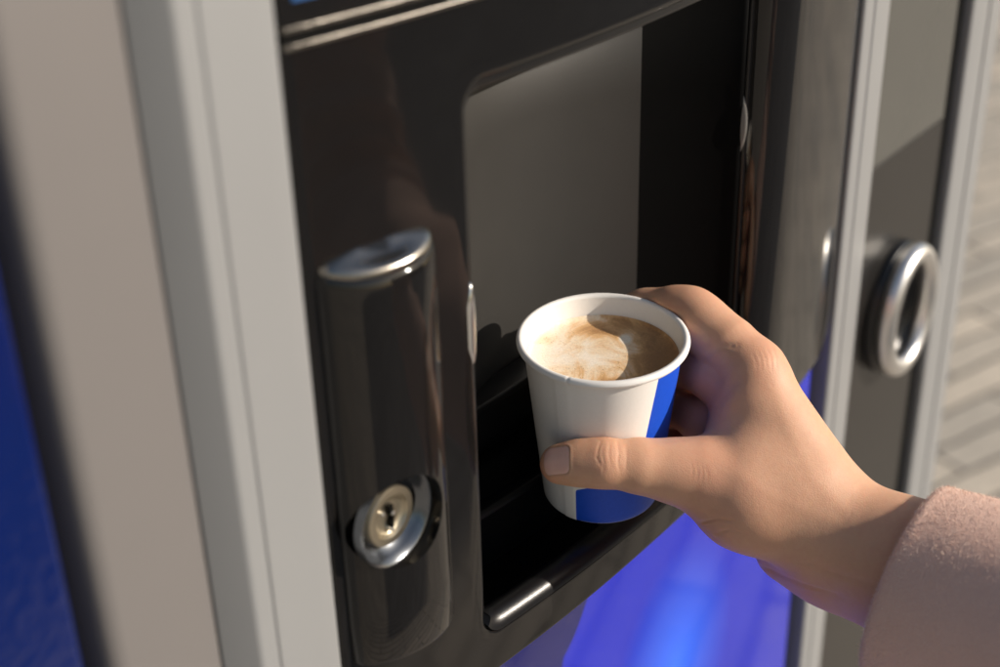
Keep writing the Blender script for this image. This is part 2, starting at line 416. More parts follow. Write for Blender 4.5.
# ------------------------------------------------------------------ neighbour machines
rm = thing('vending_machine', 'dark glass fronted machine with silver frame and steel ring handle at the right', 'vending machine', (.36, .1, GZ))
RMI = Matrix.Translation((-.36, -.1, -GZ))
def rpart(o, p=None):
    o.parent = p or rm
    if p is None: o.matrix_parent_inverse = RMI
    return o
gd = rpart(box('door_panel', .2745, .3765, .0035, .03, GZ+.05, -.0225, M['glassdark'], None, .0006))
gw = rpart(box('window', .2745, .3765, .0035, .03, -.0220, .62, M['glassgrey'], None, .0006))
rpart(box('gasket', .3770, .3925, .006, .05, GZ+.05, .62, M['gasket'], None, 0))
prof = [(.3930, .05), (.3930, .002)] + arc(.395, .002, .002, 180, 270, 4) + [(.4185, 0), (.4195, .0035), (.4225, .0035), (.4235, .0005), (.4400, .0005)] + arc(.4400, .0045, .004, -90, 0, 5) + [(.444, .05)]
rpart(prism('door_frame', prof, GZ+.03, .62, M['silver']))
rpart(box('cabinet', .2740, .4435, .052, .62, GZ+.02, .68, M['silver'], None, .003))
# ring handle: base flange, dished cup, torus
rc_ = (.3285, 0, -.1295); A_, B_ = .0300, .0375
def oring(prof, n=72):
    L = []
    for dr, h in prof: L.append([(rc_[0]+(A_+dr)*math.cos(2*PI*i/n), h, rc_[2]+(B_+dr)*math.sin(2*PI*i/n)) for i in range(n)])
    return L
tor = [(.0062*math.cos(a), -.0070+.0062*math.sin(a)) for a in np.linspace(0, 2*PI, 17)]
rg = rpart(link('ring_handle', loops_mesh('ring_handle', oring(tor)), M['brushed'], sharp=0))
fl = rpart(link('flange', loops_mesh('flange', oring([(.0062, .004), (.0062, .0005), (.0054, -.0012), (.001, -.0034), (-.004, -.005)])), M['satin'], sharp=50), rg)
rpart(link('recess_cup', loops_mesh('recess_cup', oring([(-.004, -.005), (-.007, .0005), (-.014, .002), (-.0285, .0028)]), cap1=True), M['satin'], sharp=50), rg)

lm = thing('vending_machine', 'glossy dark blue machine in the near left foreground', 'vending machine', (-.45, .1, GZ))
LMI = Matrix.Translation((.45, -.1, -GZ))
o = prism('front_panel', [(-.2590, .05), (-.2590, .0020)] + arc(-.2615, .0020, .0025, 0, -90, 5) + [(-.70, -.0005), (-.70, .05)], GZ+.05, .62, M['bluedoor']); o.parent = lm; o.matrix_parent_inverse = LMI
o = box('gasket', -.2588, -.2524, .014, .05, GZ+.05, .62, M['gasket'], None, 0); o.parent = lm; o.matrix_parent_inverse = LMI
o = box('cabinet', -.70, -.2475, .052, .62, GZ+.02, .66, M['bluedoor'], None, .003); o.parent = lm; o.matrix_parent_inverse = LMI

# ------------------------------------------------------------------ cup
RC = Vector((0, -.005, 0)); H = .0795; RT_, RB_ = .0335, .0252
tiltm = Matrix.Rotation(math.radians(3.0), 4, Vector((R[0], R[1], 0)))   # a few degrees towards the viewer
cupM = Matrix.Translation(RC) @ tiltm
cup = thing('paper_cup', 'white paper cup with a blue printed shape, held in the hand above the tray', 'paper cup', RC)
cup.matrix_world = cupM
az0 = math.atan2(R[1], R[0])
def rad(z): return RT_+(RB_-RT_)*(-z/H)
N = 192
prof = [(rad(-H)-.0022, -H+.004), (rad(-H)-.0012, -H+.0002), (rad(-H)-.0003, -H), (rad(-H), -H+.0006)]
prof += [(rad(z), z) for z in np.linspace(-H+.003, -.0035, 36)]
inn = [(rad(z)-.0005, z) for z in np.linspace(-.0016, -H+.006, 30)]
L = []
def seam(a, r):           # glued overlap of the paper
    d = (a-az0-math.radians(-131)+PI) % (2*PI)-PI
    return r+.00028/(1+math.exp(-max(-30, min(30, d*900))))*(1 if d < .22 else math.exp(-(d-.22)*30))
for r, z in prof: L.append([(seam(2*PI*i/N, r)*math.cos(2*PI*i/N), seam(2*PI*i/N, r)*math.sin(2*PI*i/N), z) for i in range(N)])
for r, z in inn: L.append([(r*math.cos(2*PI*i/N), r*math.sin(2*PI*i/N), z) for i in range(N)])
cme = loops_mesh('cup_wall', L, cap1=True)
# printed paper
t = NT('printed_paper'); tc = t.n('ShaderNodeTexCoord'); sp = t.n('ShaderNodeSeparateXYZ'); t.l(tc.outputs['Object'], sp.inputs[0])
ang = t.math('ARCTAN2', sp.outputs[1], sp.outputs[0])
# angle measured from the side that faces the viewer, positive to the viewer's right
a_ = t.math('SUBTRACT', ang, az0-PI/2); a_ = t.math('WRAP', a_, PI); t.t.nodes[-1].inputs[2].default_value = -PI
tz = t.math('DIVIDE', sp.outputs[2], -H)
fc = t.n('ShaderNodeFloatCurve'); t.l(tz, fc.inputs[1]); cv = fc.mapping.curves[0]
def enc(d): return (d+90)/180
pts = [(0, enc(40)), (.60, enc(31)), (.62, enc(29)), (.775, enc(-26)), (.79, enc(-27)), (1, enc(-28))]
cv.points[0].location = pts[0]; cv.points[1].location = pts[-1]
for p in pts[1:-1]: cv.points.new(*p)
for p in cv.points: p.handle_type = 'VECTOR'
fc.mapping.update()
dega = t.math('DIVIDE', t.math('ADD', t.math('MULTIPLY', a_, 180/PI), 90), 180)
isb = t.math('GREATER_THAN', dega, fc.outputs[0]); isb2 = t.math('LESS_THAN', dega, enc(150)); isb = t.math('MULTIPLY', isb, isb2)
rr = t.math('SQRT', t.math('ADD', t.math('POWER', sp.outputs[0], 2), t.math('POWER', sp.outputs[1], 2)))
outr = t.math('ADD', t.math('MULTIPLY', sp.outputs[2], (RT_-RB_)/H), RT_-.00025)
isb = t.math('MULTIPLY', isb, t.math('GREATER_THAN', rr, outr))
nv = t.noise(tc.outputs['Object'], 700, 4, .6)
wht = t.mix(nv.outputs[0], (.80, .77, .72), (.86, .83, .79)); blu = t.mix(nv.outputs[0], (.006, .060, .50), (.010, .085, .62))
t.l(t.mix(isb, wht, blu), t.b.inputs['Base Color']); t.set(Roughness=.5, Specular_IOR_Level=.35)
t.l(t.bump(nv.outputs[0], .25, .0001).outputs[0], t.b.inputs['Normal'])
M['paper'] = t.m
cw = link('cup_wall', cme, M['paper'], cup, 50)
# rolled rim with the small notch of the seam
L = []
na = math.radians(-117)+az0
for k in range(17):
    a = 2*PI*k/16; ring = []
    for i in range(N*2):
        b = 2*PI*i/(N*2); d = abs((b-na+PI) % (2*PI)-PI); sc_ = 1-.22*math.exp(-(d/.012)**2)
        rr_ = RT_+.0010+.0016*sc_*math.cos(a); ring.append((rr_*math.cos(b), rr_*math.sin(b), -.0018+.0017*sc_*math.sin(a)))
    L.append(ring)
M['rim'] = plain('waxed_paper', (.84, .81, .77), .38, 0, .02, 300, .05, 900, .0001)
link('rim', loops_mesh('rim', L), M['rim'], cup, 0)

# coffee surface
CZ = -.0105; cr = rad(CZ)-.0006
t = NT('coffee_foam'); tc = t.n('ShaderNodeTexCoord'); v = tc.outputs['Object']
sp = t.n('ShaderNodeSeparateXYZ'); t.l(v, sp.inputs[0])
n1 = t.noise(v, 42, 5, .62, 1.2); n2 = t.noise(v, 900, 3, .7); n3 = t.noise(v, 2600, 2, .6)
# u: viewer's right, w: away from the viewer
u = t.math('ADD', t.math('MULTIPLY', sp.outputs[0], math.cos(az0)), t.math('MULTIPLY', sp.outputs[1], math.sin(az0)))
w = t.math('ADD', t.math('MULTIPLY', sp.outputs[0], -math.sin(az0)), t.math('MULTIPLY', sp.outputs[1], math.cos(az0)))
def blob(cu, cw_, su, sw, amp):
    du = t.math('DIVIDE', t.math('SUBTRACT', u, cu), su); dw = t.math('DIVIDE', t.math('SUBTRACT', w, cw_), sw)
    q = t.math('ADD', t.math('MULTIPLY', du, du), t.math('MULTIPLY', dw, dw))
    q = t.math('MULTIPLY', q, -1.0); return t.math('MULTIPLY', t.math('EXPONENT', q), amp)
s_ = t.math('MULTIPLY', u, 13.0)                                  # creamier on the left
s_ = t.math('ADD', s_, t.math('MULTIPLY', t.math('SUBTRACT', n1.outputs[0], .5), 2.3))
s_ = t.math('ADD', s_, blob(.001, .021, .014, .007, .60))
s_ = t.math('ADD', s_, blob(.002, -.022, .010, .005, .75))
s_ = t.math('ADD', s_, blob(.027, .004, .008, .018, .45))
s_ = t.math('ADD', s_, blob(-.002, -.004, .012, .010, -.15))
s_ = t.math('ADD', s_, blob(.0105, .0135, .0024, .0034, -1.0))
s_ = t.math('ADD', s_, .36, clamp=True)
rp = t.ramp(s_, [(0, (.93, .82, .68)), (.28, (.88, .69, .48)), (.50, (.76, .47, .23)), (.70, (.56, .31, .13)), (1, (.40, .21, .09))])
sp2 = t.ramp(n2.outputs[0], [(.3, (.72, .72, .72)), (.62, (1.1, 1.1, 1.1))])
c = t.mix(.45, rp.outputs[0], sp2.outputs[0], 'MULTIPLY')
vo = t.n('ShaderNodeTexVoronoi'); vo.inputs['Scale'].default_value = 620; t.l(v, vo.inputs[0])
bub = t.ramp(vo.outputs['Distance'], [(.13, (1, 1, 1)), (.24, (0, 0, 0))])
gate = t.ramp(n1.outputs[0], [(.47, (0, 0, 0)), (.56, (1, 1, 1))])
c = t.mix(t.math('MULTIPLY', t.math('MULTIPLY', bub.outputs[0], gate.outputs[0]), .55), c, (.30, .15, .07))
t.l(c, t.b.inputs['Base Color']); t.set(Roughness=.42, Specular_IOR_Level=.4, Subsurface_Weight=.15, Subsurface_Scale=.002, Subsurface_Radius=(1, .6, .3))
hh = t.math('SUBTRACT', n3.outputs[0], t.math('MULTIPLY', bub.outputs[0], .6))
t.l(t.bump(hh, .45, .00025).outputs[0], t.b.inputs['Normal'])
L = lathe([(cr, .0012), (cr-.0006, .0003), (cr-.002, 0), (cr*.7, -.0001), (cr*.4, 0), (.0003, 0)], 96)
L = [[(x, y, z) for x, y, z in ring] for ring in L]
cof = link('coffee', loops_mesh('coffee', L, cap1=True), t.m, None, 0)
cof.matrix_world = cupM @ Matrix.Translation((0, 0, CZ))
tag(cof, 'milky coffee with pale foam and brown crema filling the cup', 'coffee')

# ------------------------------------------------------------------ hand (one continuous surface grown from rounded cones)
def PX(px, py, w): return np.array([(px-500.)/FPX*w, (py-333.5)/FPX*w, w])       # right, down, forward
def toW(p): return C0+p[:, 0:1]*R+p[:, 1:2]*D+p[:, 2:3]*F
HS = .00062
lo = np.array([-.02, -.04, .540]); hi = np.array([.215, .165, .690])
lo[0] = .008
dims = np.ceil((hi-lo)/HS).astype(int)
ax = [lo[i]+HS*np.arange(dims[i]) for i in range(3)]
def new(): return np.full(dims, .05, np.float32)
def smin(a, b, k):
    h = np.maximum(k-np.abs(a-b), 0)/k
    return np.minimum(a, b)-h*h*k*.25
def cone_d(P, a, b, r1, r2, flat=None):
    if flat is not None:     # squash along a direction by measuring it longer
        n, s = flat; n = n/np.linalg.norm(n)
        def q(v): return v+np.multiply.outer(v@n, n)*(s-1) if v.ndim > 1 else v+n*(v@n)*(s-1)
        P = q(P); a = q(a); b = q(b)
    ba = b-a; l2 = ba@ba; rr_ = r1-r2; a2 = l2-rr_*rr_; il2 = 1/l2
    pa = P-a; y = pa@ba; z = y-l2
    x2 = ((pa*l2-np.multiply.outer(y, ba))**2).sum(-1); y2 = y*y*l2; z2 = z*z*l2
    k = np.sign(rr_)*rr_*rr_*x2
    d = (np.sqrt(x2*a2*il2)+y*rr_)*il2-r1
    m1 = np.sign(z)*a2*z2 > k; m2 = (~m1) & (np.sign(y)*a2*y2 < k)
    d = np.where(m1, np.sqrt(x2+z2)*il2-r2, d); d = np.where(m2, np.sqrt(x2+y2)*il2-r1, d)
    return d
def add(S, a, b, r1, r2, k, flat=None):
    m = max(r1, r2)+k+.004
    i0 = np.maximum(np.floor((np.minimum(a, b)-m-lo)/HS).astype(int), 0); i1 = np.minimum(np.ceil((np.maximum(a, b)+m-lo)/HS).astype(int), dims)
    if (i1 <= i0).any(): return
    sl = tuple(slice(i0[i], i1[i]) for i in range(3))
    X, Y, Z = np.meshgrid(*[ax[i][sl[i]] for i in range(3)], indexing='ij')
    P = np.stack([X, Y, Z], -1)
    d = cone_d(P, np.asarray(a, float), np.asarray(b, float), r1, r2, flat)
    S[sl] = smin(S[sl], d.astype(np.float32), k)
def chain(S, pts, k):
    for (a, r1), (b, r2) in zip(pts[:-1], pts[1:]): add(S, a, b, r1, r2, k)
# world helper: cup-polar point -> camera coordinates
uh = np.array([R[0], R[1], 0]); uh /= np.linalg.norm(uh); vh = np.array([-uh[1], uh[0], 0])
Wc = np.array([R, D, F])
def CP(th, rr_, z):
    p = np.array([0, -.005, 0])+uh*rr_*math.cos(math.radians(th))+vh*rr_*math.sin(math.radians(th))+np.array([0, 0, z])
    return Wc@(p-C0)
# palm / back of hand
Sp = new()
imcp, mmcp, rmcp, pmcp = PX(753, 373, .600), PX(760, 390, .618), PX(754, 414, .634), PX(742, 444, .646)
ic, mc_, rc2, pc = PX(843, 523, .590), PX(842, 530, .602), PX(838, 542, .612), PX(830, 553, .620)
add(Sp, imcp, ic, .0122, .0160, .008)
add(Sp, mmcp, mc_, .0120, .0165, .012)
add(Sp, rmcp, rc2, .0112, .0160, .012)
add(Sp, pmcp, pc, .0108, .0165, .012)
tm, tcm = PX(696, 474, .588), PX(745, 500, .592)
thb = PX(812, 528, .594)
add(Sp, tm, tcm, .0130, .0185, .010)
add(Sp, tcm, thb, .0185, .0205, .012)
# web between thumb and index
add(Sp, PX(743, 405, .601), PX(736, 456, .598), .0085, .0120, .010)
add(Sp, PX(752, 432, .604), PX(790, 490, .600), .0145, .0190, .014)
add(Sp, PX(752, 402, .5975), PX(795, 485, .5925), .0115, .0135, .014)
add(Sp, PX(742, 474, .592), PX(800, 500, .5935), .0150, .0155, .014)
# palm heel and wrist / forearm
add(Sp, PX(790, 548, .617), PX(845, 562, .606), .0150, .0200, .012)
fa = Wc@np.array([0, -1.0, 0]); w1, w2 = PX(905, 561, .579), PX(905, 574, .593)
add(Sp, PX(843, 535, .594), w1, .0205, .0225, .014)
add(Sp, PX(845, 552, .606), w2, .0200, .0225, .014)
add(Sp, w1, w1+fa*.09, .0225, .0250, .014)
add(Sp, w2, w2+fa*.09, .0225, .0250, .014)
# knuckle swelling, tendon and thumb joint bumps
add(Sp, PX(758, 364, .5985), PX(763, 374, .5985), .0065, .0060, .012)
# fingers
def finger(S, pts, k=.007): chain(S, pts, k)
Si = new()
pip = PX(690, 313, .6170)
finger(Si, [(imcp, .0120), (PX(728, 347, .606), .0116), (PX(704, 325, .6125), .0108), (pip, .0100), (CP(42, .0430, -.0055), .0098), (CP(60, .0425, -.0095), .0092), (CP(84, .0415, -.0160), .0083), (CP(106, .0400, -.017), .0074)])
Sm = new()
finger(Sm, [(mmcp, .0110), (CP(5, .0490, -.024), .0100), (CP(33, .0425, -.0275), .0093), (CP(64, .0405, -.031), .0085), (CP(96, .0395, -.035), .0078)])
Sr = new()
finger(Sr, [(rmcp, .0105), (CP(6, .0450, -.046), .0093), (CP(36, .0395, -.0485), .0086), (CP(68, .0375, -.051), .0080), (CP(98, .0365, -.054), .0072)])
Sk = new()
finger(Sk, [(pmcp, .0098), (CP(5, .0440, -.064), .0080), (CP(36, .0360, -.0665), .0074), (CP(70, .0345, -.069), .0066)])
Sf = smin(smin(Si, Sm, .0009), smin(Sr, Sk, .0009), .0009)
# thumb
St = new()
tip, tipb, ipj = PX(560, 464, .5870), PX(578, 463, .5848), PX(606, 463, .5825)
chain(St, [(tip, .0083), (tipb, .0088), (PX(592, 463, .5835), .0090), (ipj, .0096), (PX(640, 466, .5845), .0108), (PX(668, 470, .5865), .0122), (tm, .0133)], .004)
S = smin(Sp, St, .008); S = smin(S, Sf, .006)
# the cup presses the pads flat
def cup_sdf_cut():
    X, Y, Z = np.meshgrid(*ax, indexing='ij')
    wx = C0[0]+X*R[0]+Y*D[0]+Z*F[0]; wy = C0[1]+X*R[1]+Y*D[1]+Z*F[1]; wz = C0[2]+X*R[2]+Y*D[2]+Z*F[2]
    inv = np.array(cupM.inverted())
    lx = inv[0, 0]*wx+inv[0, 1]*wy+inv[0, 2]*wz+inv[0, 3]; ly = inv[1, 0]*wx+inv[1, 1]*wy+inv[1, 2]*wz+inv[1, 3]; lz = inv[2, 0]*wx+inv[2, 1]*wy+inv[2, 2]*wz+inv[2, 3]
    rq = np.sqrt(lx*lx+ly*ly); rw = RT_+(RB_-RT_)*(-lz/H)+.0003
    d = np.maximum(rq-rw, np.maximum(lz-.001, -H-lz))
    rimd = np.sqrt((rq-(RT_+.0010))**2+(lz+.0018)**2)-.0019
    return np.minimum(d, rimd).astype(np.float32)
S = -smin(-S, cup_sdf_cut(), .0012)

# surface nets
def surface_nets(S):
    inside = S < 0
    c = inside[:-1, :-1, :-1].astype(np.int8)
    tot = sum(inside[i:S.shape[0]-1+i, j:S.shape[1]-1+j, k:S.shape[2]-1+k].astype(np.int8) for i in (0, 1) for j in (0, 1) for k in (0, 1))
    act = (tot > 0) & (tot < 8); idx = np.argwhere(act); n = len(idx)
    vid = np.full(act.shape, -1, np.int64); vid[act] = np.arange(n)
    corners = [(i, j, k) for i in (0, 1) for j in (0, 1) for k in (0, 1)]
    val = {c_: S[idx[:, 0]+c_[0], idx[:, 1]+c_[1], idx[:, 2]+c_[2]] for c_ in corners}
    acc = np.zeros((n, 3)); cnt = np.zeros(n)
    for a in corners:
        for d in range(3):
            if a[d]: continue
            b = list(a); b[d] = 1; b = tuple(b); va, vb = val[a], val[b]; m = (va < 0) != (vb < 0)
            tt = np.where(m, va/np.where(m, va-vb, 1), 0); p = np.array(a, float)[None, :].repeat(n, 0); p[:, d] = tt
            acc += p*m[:, None]; cnt += m
    V = (idx+acc/cnt[:, None])*HS+lo
    Fs = []
    for d in range(3):
        e, f = [x for x in range(3) if x != d]
        s0 = [slice(1, -1)]*3; s0[d] = slice(0, -1); s1 = list(s0); s1[d] = slice(1, None)
        a = inside[tuple(s0)]; b = inside[tuple(s1)]; ed = np.argwhere(a != b)
        off = np.array([1, 1, 1]); off[d] = 0; ed = ed+off
        fl_ = inside[ed[:, 0], ed[:, 1], ed[:, 2]]
        def g(de, df):
            q = ed.copy(); q[:, e] -= de; q[:, f] -= df
            return vid[q[:, 0], q[:, 1], q[:, 2]]
        q = np.stack([g(1, 1), g(0, 1), g(0, 0), g(1, 0)], 1)
        Fs.append(np.where((fl_ ^ (d == 1))[:, None], q, q[:, ::-1]))
    return V, np.concatenate(Fs)
Vh, Fh = surface_nets(S)
Fh = Fh[(Fh >= 0).all(1)]
# laplacian smoothing
def smooth(V, Fq, it, lam=.5):
    e = np.concatenate([Fq[:, [0, 1]], Fq[:, [1, 2]], Fq[:, [2, 3]], Fq[:, [3, 0]]]); n = len(V)
    for _ in range(it):
        s = np.zeros_like(V); c = np.zeros(n)
        for d in range(3):
            s[:, d] = np.bincount(e[:, 0], V[e[:, 1], d], n)+np.bincount(e[:, 1], V[e[:, 0], d], n)
        c = np.bincount(e[:, 0], minlength=n)+np.bincount(e[:, 1], minlength=n)
        V = V+lam*(s/np.maximum(c, 1)[:, None]-V)
    return V
Vh = smooth(Vh, Fh, 4)
def vnorm(V, Fq):
    n_ = np.cross(V[Fq[:, 2]]-V[Fq[:, 0]], V[Fq[:, 3]]-V[Fq[:, 1]]); N_ = np.zeros_like(V)
    for d in range(3):
        for k in range(4): N_[:, d] += np.bincount(Fq[:, k], n_[:, d], len(V))
    return N_/np.maximum(np.linalg.norm(N_, axis=1), 1e-12)[:, None]
Nh = vnorm(Vh, Fh)
if (Nh[:, 2] * (Vh[:, 2]-Vh[:, 2].mean())).sum() < 0: Fh = Fh[:, ::-1]; Nh = -Nh
# creases and folds: shallow displacements along polylines on the viewer's side
disp = np.zeros(len(Vh)); pxh = 500+Vh[:, 0]/Vh[:, 2]*FPX; pyh = 333.5+Vh[:, 1]/Vh[:, 2]*FPX; front = np.clip(-Nh[:, 2]*3, 0, 1)
def crease(pts, w, depth, zmax=.62):
    global disp
    d = np.full(len(Vh), 1e9); P = np.stack([pxh, pyh], 1)
    L_ = 0
    for a, b in zip(pts[:-1], pts[1:]):
        a = np.array(a, float); b = np.array(b, float); ab = b-a; tt = np.clip(((P-a)@ab)/(ab@ab), 0, 1)
        d = np.minimum(d, np.linalg.norm(P-a-tt[:, None]*ab, axis=1))
    ends = np.minimum(np.linalg.norm(P-np.array(pts[0]), axis=1), np.linalg.norm(P-np.array(pts[-1]), axis=1))
    disp = disp-depth*np.exp(-(d/w)**2)*front*(Vh[:, 2] < zmax)*np.clip(ends/5+.25, 0, 1)
crease([(601, 441), (598, 450), (597, 458), (601, 466)], 1.2, .00020, .6)
crease([(603, 445), (602, 454), (604, 462), (603, 474)], 1.0, .00014, .6)
crease([(617, 441), (619, 452), (618, 462), (620, 472)], 1.3, .00017, .6)
crease([(610, 443), (609, 455), (611, 467)], 1.1, .00014, .6)
crease([(626, 446), (627, 458), (626, 470)], 1.3, .00015, .6)
crease([(705, 357), (713, 350), (724, 346), (736, 346)], 3.2, .00038)
crease([(738, 379), (732, 386), (722, 398), (716, 410)], 4.5, .00045)
def ridge(pts, w, h, zmax=.62): crease(pts, w, -h, zmax)
ridge([(772, 385), (790, 430), (815, 480), (850, 515)], 7.0, .00013)
ridge([(728, 470), (765, 492), (810, 512), (850, 528)], 6.0, .00010)
for k_ in range(5): crease([(752+k_*5, 352-k_*1.5), (756+k_*5, 361-k_), (757+k_*5, 370)], 1.3, .00010)
for k_ in range(4): crease([(690+k_*5, 459+k_*2), (693+k_*5, 468+k_*2), (692+k_*5, 478+k_*2)], 1.2, .00009)
crease([(700, 523), (716, 519), (734, 522)], 1.7, .00045)
crease([(716, 533), (730, 530), (744, 534)], 1.5, .0003)
crease([(758, 566), (772, 571), (800, 584), (840, 596)], 2.2, .0006)
crease([(806, 560), (830, 572), (870, 584), (895, 592)], 3.5, .0004)
Vh = Vh+Nh*disp[:, None]
# thumb nail frame; the skin sinks under the plate and rises in a fold round it
tax = (tip-tipb); tax /= np.linalg.norm(tax)
nn = np.array([-.10, -.30, -1.0]); nn -= tax*(nn@tax); nn /= np.linalg.norm(nn); sd = np.cross(tax, nn)
NS0, NS1, NW = -.0050, .0064, .0058
q = Vh-tip; sN = -(q@tax); xN = q@sd; hN = q@nn
ds_ = np.abs(sN-(NS0+NS1)/2)-((NS1-NS0)/2-.0022); dx_ = np.abs(xN)-(NW-.0022)
dN = np.sqrt(np.maximum(ds_, 0)**2+np.maximum(dx_, 0)**2)+np.minimum(np.maximum(ds_, dx_), 0)-.0022
fN = ((hN > .002) & (Nh@nn > .1)).astype(float)
from mathutils.bvhtree import BVHTree
near = np.where((np.abs(sN) < .02) & (np.abs(xN) < .015) & (hN > -.001))[0]
nset = np.zeros(len(Vh), bool); nset[near] = True; ren = -np.ones(len(Vh), int); ren[near] = np.arange(len(near))
ff = Fh[nset[Fh].all(1)]; bvh = BVHTree.FromPolygons(Vh[near].tolist(), ren[ff].tolist())
Vh = Vh+Nh*(fN*(-.00036*np.clip(-dN/.0006, 0, 1)+.00018*np.exp(-((dN-.0005)/.0007)**2)*(sN > -.003)))[:, None]
Vw = toW(Vh)
wrist = Vector(toW(PX(870, 560, .588)[None, :])[0]); org = np.array(wrist)
hme = bpy.data.meshes.new('person')
hme.vertices.add(len(Vw)); hme.vertices.foreach_set('co', (Vw-org).astype(np.float32).ravel())
hme.loops.add(Fh.size); hme.loops.foreach_set('vertex_index', Fh.astype(np.int32).ravel())
hme.polygons.add(len(Fh)); hme.polygons.foreach_set('loop_start', np.arange(0, Fh.size, 4, dtype=np.int32)); hme.polygons.foreach_set('loop_total', np.full(len(Fh), 4, np.int32))
hme.update(); hme.validate()
# redness of joints, finger sides and palm edge, as an attribute of the skin itself
red = np.zeros(len(Vh))
for c_, s_, a_2 in ((PX(606, 462, .574), .010, .18), (PX(704, 471, .577), .014, .28), (PX(545, 468, .585), .008, .5), (PX(768, 360, .592), .014, .28), (PX(720, 395, .60), .013, .6),
                    (pip, .012, .35), (mmcp, .012, .5), (PX(690, 380, .62), .02, 1.0), (PX(690, 418, .63), .02, 1.0), (PX(790, 575, .60), .02, .45), (PX(735, 520, .58), .02, .25)):
    red += a_2*np.exp(-((Vh-c_)**2).sum(1)/s_**2)
at_ = hme.attributes.new('redness', 'FLOAT', 'POINT'); at_.data.foreach_set('value', np.clip(red, 0, 1).astype(np.float32))
t = NT('skin'); tc = t.n('ShaderNodeTexCoord'); v = tc.outputs['Object']
n1 = t.noise(v, 55, 4, .6); n2 = t.noise(v, 420, 4, .65)
base = t.mix(n1.outputs[0], (.60, .335, .205), (.68, .405, .262))
base = t.mix(t.math('MULTIPLY', t.ramp(n2.outputs[0], [(.35, (0, 0, 0)), (.75, (1, 1, 1))]).outputs[0], .28), base, (.56, .27, .18))
at2 = t.n('ShaderNodeAttribute', attribute_name='redness')
base = t.mix(t.math('MULTIPLY', at2.outputs['Fac'], .85), base, (.60, .235, .15))
t.l(base, t.b.inputs['Base Color'])
t.set(Subsurface_Weight=.4, Subsurface_Scale=.0035, Subsurface_Radius=(1.0, .35, .18), Roughness=.50, Specular_IOR_Level=.38)
vo = t.n('ShaderNodeTexVoronoi', feature='DISTANCE_TO_EDGE'); vo.inputs['Scale'].default_value = 950; t.l(v, vo.inputs[0])
wv = t.noise(v, 1700, 3, .6)
mpn = t.n('ShaderNodeMapping'); mpn.inputs['Scale'].default_value = (1, .35, 1); t.l(v, mpn.inputs[0]); fine = t.noise(mpn.outputs[0], 900, 3, .6, .6)
hgt = t.math('ADD', t.math('MULTIPLY', t.math('MINIMUM', vo.outputs[0], .12), 2.6), t.math('ADD', t.math('MULTIPLY', wv.outputs[0], .3), t.math('MULTIPLY', fine.outputs[0], .5)))
sc_n = t.noise(v, 260, 4, .65, .4)
bA = t.bump(hgt, .42, .0002); bB = t.bump(sc_n.outputs[0], .22, .0004, bA.outputs[0])
t.l(bB.outputs[0], t.b.inputs['Normal']); M['skin'] = t.m
hand = link('person', hme, M['skin'], None, 0)
hand.location = wrist
tag(hand, "person's bare right hand reaching from a pink wool sleeve and gripping the cup", 'person')
HI = Matrix.Translation(-wrist)

# thumb nail: curved plate lying on the nail bed
Vn, Fn = [], []; nu, nv_ = 26, 22
base_h = {}
for layer in (0, 1):
    for i in range(nu+1):
        for j in range(nv_+1):
            e0 = i/nu; qx = -1+2*j/nv_; r_c = .0024
            s_n = NS0+(NS1-NS0)*e0
            wd = NW-.00015
            dist_end = min(s_n-NS0, NS1-s_n)
            if dist_end < r_c: wd = wd-r_c+math.sqrt(max(0, r_c*r_c-(r_c-dist_end)**2))
            x = wd*qx; o_ = tip-tax*s_n+sd*x+nn*.03
            if layer == 0:
                hit = bvh.ray_cast(Vector(o_), Vector(-nn))[0]; base_h[i, j] = (np.array(hit)-tip)@nn if hit else 0
            h = base_h[i, j]+.00006-.0010*layer-.00012*abs(qx)**4
            p = tip-tax*s_n+sd*x+nn*h; Vn.append(toW(p[None, :])[0]-org)
n1_ = (nu+1)*(nv_+1)
for i in range(nu):
    for j in range(nv_):
        a = i*(nv_+1)+j; Fn.append((a, a+1, a+nv_+2, a+nv_+1)); Fn.append((n1_+a, n1_+a+nv_+1, n1_+a+nv_+2, n1_+a+1))
for i in range(nu): Fn += [(i*(nv_+1), (i+1)*(nv_+1), n1_+(i+1)*(nv_+1), n1_+i*(nv_+1)), (i*(nv_+1)+nv_, n1_+i*(nv_+1)+nv_, n1_+(i+1)*(nv_+1)+nv_, (i+1)*(nv_+1)+nv_)]
for j in range(nv_): Fn += [(j, n1_+j, n1_+j+1, j+1), (nu*(nv_+1)+j, nu*(nv_+1)+j+1, n1_+nu*(nv_+1)+j+1, n1_+nu*(nv_+1)+j)]
t = NT('fingernail'); v = t.coords(); n1 = t.noise(v, 260, 3)
t.l(t.mix(n1.outputs[0], (.80, .44, .35), (.86, .52, .42)), t.b.inputs['Base Color']); t.set(Roughness=.27, Subsurface_Weight=.25, Subsurface_Scale=.002, Specular_IOR_Level=.6)
nl_ = link('fingernail', mesh('fingernail', Vn, Fn), t.m, hand, 60)

